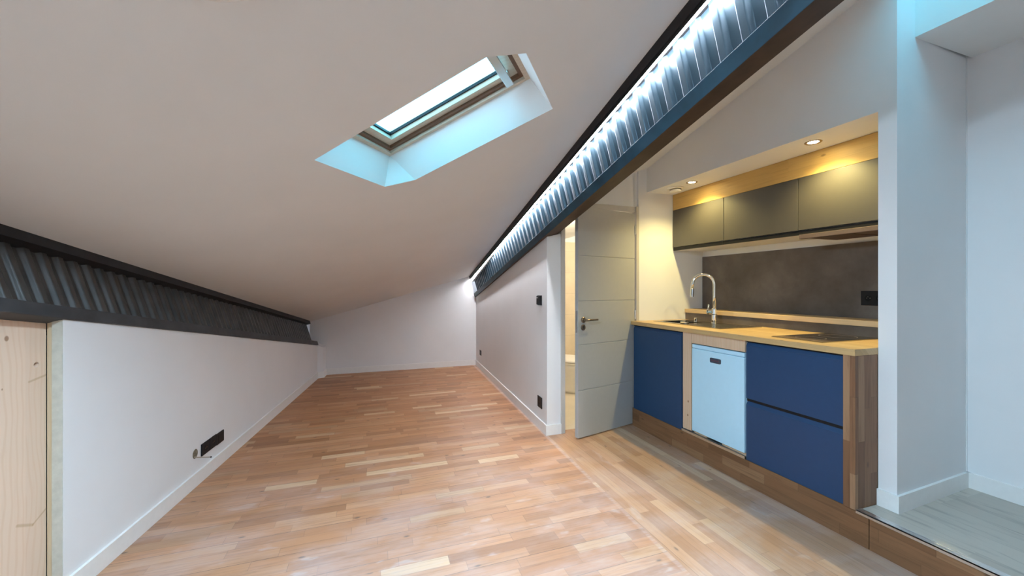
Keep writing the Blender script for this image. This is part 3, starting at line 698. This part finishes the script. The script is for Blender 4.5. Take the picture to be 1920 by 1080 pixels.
for x, r in ((2.57, .075), (2.82, .095)):
    bm = B(); lathe(bm, (x, 1.702, 1.0096), [(r, 0), (r+.003, 0), (r+.003, .0003), (r, .0003), (r, 0)], 'z', 40); finish('cooking_zone', bm, M['hood'], t)

# ------------------------------------------------------------------ upstand, shelf, splashback
bm = B(); box(bm, 3.0, 3.231, 1.3335, 3.208, .98, 1.071)
tag(finish('upstand', bm, M['stone']), 'brown stone-look upstand strip behind the worktop', 'upstand')
bm = B(); box(bm, 2.990, 3.2195, 1.3335, 3.208, 1.0715, 1.109)
tag(finish('ledge_shelf', bm, M['shelf'], bevel=.002), 'pale wooden ledge running along the back of the worktop', 'shelf')
bm = B(); box(bm, 3.220, 3.231, 1.3335, 3.2085, 1.0715, 1.641)
tag(finish('splashback', bm, M['stone']), 'large brown stone-look splashback panel behind the tap', 'splashback')

# ------------------------------------------------------------------ sockets
def socket_piece(t, P, hw, hh, well=True, pins=True, key=False):
    """P(a, o, z): a along the wall, o out of it, z up, about the plate's centre"""
    def bx(nm, mat, a0, a1, o0, o1, z0, z1, par, bv=0):
        bm = B(); q = [(a0, z0), (a1, z0), (a1, z1), (a0, z1)]
        hexa(bm, [tuple(P(a, o0, z)) for a, z in q], [tuple(P(a, o1, z)) for a, z in q])
        return finish(nm, bm, mat, par, bevel=bv)
    return bx
def wallmap(cx, cy, cz, u, n):
    u = Vector((*u, 0)).normalized(); n = Vector((*n, 0)).normalized(); c = Vector((cx, cy, cz))
    return (lambda a, o, z: c + u*a + n*o + Vector((0, 0, z))), (u, Vector((0, 0, 1)), n)
def make_socket(label, cx, cy, cz, u, n, hw, hh, group, kind='socket', cat='power socket', inserts=(0,)):
    P, ax = wallmap(cx, cy, cz, u, n)
    nm = {'socket': 'wall_socket', 'blank': 'blank_plate', 'thermostat': 'room_thermostat'}[kind]
    t = thing(nm, label, cat, (cx, cy, cz), group); bx = socket_piece(t, P, hw, hh)
    pl = bx('plate', M['black'], -hw, hw, .0005, .009, -hh, hh, t, .002)
    if kind == 'socket':
        for a in inserts:
            bm = B(); lathe(bm, P(a, .0092, 0), [(.0215, 0), (.0215, .0012), (.0185, .0012), (.0175, -.0), (0, -.0)], ax, 28)
            w = finish('socket_well', bm, M['blackgloss'], t)
            bm = B(); lathe(bm, P(a-.0095, .0094, 0), [(0, .0008), (.0026, .0008), (.0026, 0)], ax, 10); lathe(bm, P(a+.0095, .0094, 0), [(0, .0008), (.0026, .0008), (.0026, 0)], ax, 10)
            lathe(bm, P(a, .0094, .009), [(0, .006), (.0022, .006), (.0022, 0)], ax, 10)
            finish('contacts', bm, M['gold'], w)
    elif kind == 'blank':
        bx('insert', M['blackgloss'], -hw*.62, hw*.62, .009, .0105, -hh*.72, hh*.72, t)
    else:
        bx('cover', M['black'], -hw*.86, hw*.86, .009, .022, -hh*.9, hh*.9, t, .003)
        bx('indicator', M['white'], -hw*.1, hw*.75, .0221, .0228, hh*.45, hh*.56, t)
    return t
ul = Vector((.1094, 1)).normalized(); nl = Vector((1, -.1094)).normalized()
for k, (y, hw, kind, lab) in enumerate(((3.2975, .0505, 'socket', 'black wall socket nearest the open cable hole on the knee wall'), (3.399, .0475, 'socket', 'middle black socket of the three low on the knee wall'), (3.503, .054, 'blank', 'flat black plate without socket, farthest from the cable hole on the knee wall'))):
    make_socket(lab, wl(y), y, .209-(.004 if k == 2 else 0), ul, nl, hw, .041, 'black plates low on the knee wall', kind, 'power socket' if kind == 'socket' else 'wall plate')
ur = Vector((.0582, 1)).normalized(); nr_ = Vector((-1, .0582)).normalized()
make_socket('small black room thermostat with a white mark on the right wall', wr(3.415), 3.415, 1.205, ur, nr_, .053, .046, None, 'thermostat', 'thermostat')
make_socket('black socket low on the right wall near the door corner', wr(3.41), 3.41, .25, ur, nr_, .055, .052, 'black sockets on the right wall', 'socket')
make_socket('tiny black socket at the far end of the right wall', wr(6.2), 6.2, .272, ur, nr_, .055, .04, 'black sockets on the right wall', 'socket')
make_socket('double black socket on the brown splashback beside the partition', 3.2195, 1.717, 1.25, (0, -1), (-1, 0), .075, .05, None, 'socket', 'power socket', (-.030, .035))
# open cable box
P, ax = wallmap(wl(3.18), 3.18, .215, ul, nl)
t = thing('cable_outlet', 'open round hole in the knee wall with a cable poking out', 'cable outlet', (wl(3.18), 3.18, .215))
bm = B(); lathe(bm, P(0, .0006, 0), [(0, .0005), (.025, .0006), (.028, .001), (.030, .0008), (.031, 0)], ax, 28); o = finish('box_opening', bm, M['mortar'], t)
bm = B(); tube(bm, [P(-.014, .001, -.016), P(-.004, .010, -.022), P(.022, .026, -.034), P(.05, .044, -.047), P(.069, .057, -.055)], .003, 8); cb = finish('cable', bm, M['cable'], t, smooth=True)
bm = B(); tube(bm, [P(.069, .057, -.055), P(.075, .061, -.058)], .0048, 8); finish('cable_end', bm, M['black'], cb)

# ------------------------------------------------------------------ wall cabinets, fascia, hood
CX = 2.837
bm = B(); box(bm, CX+.003, CX+.023, 1.3335, 3.206, 2.098, 2.2535)
tag(finish('fascia_board', bm, M['fascia'], bevel=.001), 'glowing pale wood board above the dark wall cabinets', 'board')
ys = [3.204, 2.5935, 1.966, 1.335]
labs = ['dark matt wall cabinet at the left, next to the white end wall', 'dark matt wall cabinet in the middle of the row of three', 'dark matt wall cabinet above the extractor hood']
for k in range(3):
    y1, y0 = ys[k]-.001, ys[k+1]+.001
    t = thing('wall_cabinet', labs[k], 'wall cabinet', (3.03, (y0+y1)/2, 1.695), 'dark wall cabinets over the worktop')
    bm = B(); box(bm, CX+.021, 3.219, y0, y1, 1.696, 2.094); o = finish('body', bm, M['carc'], t); o['label'] = 'pale cabinet body'
    bm = B(); box(bm, CX, CX+.019, y0+.001, y1-.001, 1.727, 2.096); finish('cabinet_door', bm, M['navy_warm'], t, bevel=.0015)
    bm = B(); box(bm, CX+.006, CX+.0205, y0, y1, 1.694, 1.7235); finish('grip_rail', bm, M['black'], t)
t = thing('extractor_hood', 'flat brown-grey pull-out extractor hood under the right wall cabinet', 'extractor hood', (3.0, 1.64, 1.67))
bm = B(); box(bm, 2.83, 3.16, 1.345, 1.925, 1.668, 1.6935); finish('housing', bm, M['hood'], t)
bm = B(); box(bm, 2.795, 2.829, 1.34, 1.93, 1.660, 1.690); finish('visor', bm, M['hoodv'], t, bevel=.002)
bm = B(); box(bm, 2.85, 3.14, 1.37, 1.63, 1.664, 1.6675); finish('grease_filter', bm, M['hoodf'], t)
bm = B(); box(bm, 2.85, 3.14, 1.645, 1.90, 1.664, 1.6675); finish('grease_filter', bm, M['hoodf'], t)

# ------------------------------------------------------------------ soffit fittings
def downlight(loc, label):
    t = thing('downlight', label, 'downlight', loc, 'recessed spotlights over the worktop')
    bm = B(); lathe(bm, (0, 0, 0), [(.030, .0), (.034, -.0035), (.044, -.0045), (.047, -.002), (.047, 0)], 'z', 32); local('trim_ring', bm, M['nickel'] , t)
    bm = B(); lathe(bm, (0, 0, -.0008), [(0, -.0012), (.022, -.001), (.0295, 0), (.0295, .0006)], 'z', 28); local('lens', bm, M['lens'], t)
    l = bpy.data.lights.new('spot_lamp', 'SPOT'); l.energy = SPOT_W; l.color = SPOT_C; l.spot_size = math.radians(138); l.spot_blend = 1; l.shadow_soft_size = .026
    lo = bpy.data.objects.new('spot_lamp', l); COL.objects.link(lo); lo.parent = t; lo.location = (0, 0, -.032)
    return t
FILL_LAMP = 107; SPOT_W = 25; SPOT_C = (1.0, .80, .30)
downlight((2.661, 1.747, 2.2549), 'lit spotlight in the soffit above the hob end')
downlight((2.657, 2.765, 2.2549), 'lit spotlight in the soffit beside the round white vent')
t = thing('air_vent', 'round white air vent under the soffit at its left end', 'air vent', (2.665, 2.975, 2.255))
bm = B(); lathe(bm, (2.665, 2.975, 2.2548), [(0, 0), (.075, 0), (.075, -.008), (.068, -.014), (.058, -.014), (.05, -.012)], 'z', 36); finish('flange', bm, M['white'], t)
bm = B(); lathe(bm, (2.665, 2.975, 2.2548), [(0, -.012), (.03, -.012), (.045, -.02), (.052, -.03), (.046, -.037), (0, -.04)], 'z', 36); finish('valve_disc', bm, M['white'], t, smooth=True)

# fill lamp, added out of view above the viewpoint to brighten the room
lx, ly = -.35, .95
axl = (Vector((1, 0, RX)).normalized(), NR.cross(Vector((1, 0, RX)).normalized()), NR)
t = thing('fill_lamp', 'unseen round fill lamp added on the sloping ceiling above the viewpoint', 'lamp', (lx, ly, roof(lx, ly)))
bm = B(); lathe(bm, onroof(lx, ly, -.001), [(0, 0), (.215, 0), (.215, -.03), (.205, -.036), (.2, -.036), (.2, -.02), (0, -.02)], axl, 40); finish('housing', bm, M['white'], t)
bm = B(); lathe(bm, onroof(lx, ly, -.001), [(0, -.034), (.198, -.032), (.198, -.0205), (0, -.0205)], axl, 40); finish('diffuser', bm, emit('fill_lamp_light', (.56, .80, 1.0), FILL_LAMP), t)
# added bathroom lamp, unseen, to light the space behind the door gap
t = thing('bath_fill_lamp', 'small round fill lamp added on the bathroom ceiling out of sight', 'lamp', (2.45, 4.0, kroof(2.45, 4.0)))
bm = B(); lathe(bm, (2.45, 4.0, kroof(2.45, 4.0)-.07), [(0, 0), (.08, 0), (.1, .02), (.1, .11), (0, .11)]); finish('lamp_bowl', bm, emit('bath_fill_glow', (1, .9, .72), 4), t)
l = bpy.data.lights.new('bath_fill_light', 'POINT'); l.energy = 18; l.color = (1, .86, .62); l.shadow_soft_size = .08
lo = bpy.data.objects.new('bath_fill_light', l); COL.objects.link(lo); lo.location = (2.45, 4.0, kroof(2.45, 4.0)-.2)

# ------------------------------------------------------------------ daylight
SKY = 4.2
w = bpy.data.worlds.new('sky'); sc.world = w; w.use_nodes = True
nt = w.node_tree; bg = nt.nodes['Background']; bg.inputs[1].default_value = SKY
tcw = nt.nodes.new('ShaderNodeTexCoord'); spw = nt.nodes.new('ShaderNodeSeparateXYZ'); rw = nt.nodes.new('ShaderNodeValToRGB')
nt.links.new(tcw.outputs['Generated'], spw.inputs[0]); nt.links.new(spw.outputs[2], rw.inputs[0]); nt.links.new(rw.outputs[0], bg.inputs[0])
rw.color_ramp.elements[0].position = .05; rw.color_ramp.elements[0].color = (.74, .80, 1.0, 1)
rw.color_ramp.elements[1].position = .45; rw.color_ramp.elements[1].color = (.17, .70, 1.0, 1)
def portal(name, c, n, up, sx, sy):
    l = bpy.data.lights.new(name, 'AREA'); l.shape = 'RECTANGLE'; l.size = sx; l.size_y = sy; l.cycles.is_portal = True
    o = bpy.data.objects.new(name, l); COL.objects.link(o)
    z = -Vector(n).normalized(); x = Vector(up).cross(z).normalized(); y = z.cross(x)
    o.matrix_world = Matrix(((x.x, y.x, z.x, c[0]), (x.y, y.y, z.y, c[1]), (x.z, y.z, z.z, c[2]), (0, 0, 0, 1)))
cc = rl((S0+S1)/2, (L0+L1)/2, KD+.10); lv3 = (rl(0, 1, 0)-rl(0, 0, 0)).normalized()
portal('portal', cc, -NR, lv3, (S1-S0), (L1-L0)*1.06)
kn = Vector((-RX, KY, 1)).normalized(); kc = kw((WY0+WY1)/2, (WX0+WX1)/2, .10)
portal('portal', kc, -kn, Vector((0, 1, -KY)), (WX1-WX0)*1.06, (WY1-WY0)*1.06)

# ------------------------------------------------------------------ camera
cam = bpy.data.cameras.new('camera'); cam.sensor_width = 36; cam.lens = 36*740/1920; cam.clip_start = .02
co = bpy.data.objects.new('camera', cam); COL.objects.link(co)
co.location = (0, 0, 1.32); co.rotation_euler = (PI/2, 0, -math.atan2(260, 740))
sc.camera = co
vs = sc.view_settings; vs.view_transform = 'Standard'; vs.look = 'None'; vs.gamma = 1; vs.use_curve_mapping = False; vs.exposure = 1.2
sc.cycles.use_denoising = True; sc.cycles.max_bounces = 10; sc.cycles.diffuse_bounces = 6; sc.cycles.sample_clamp_indirect = 6
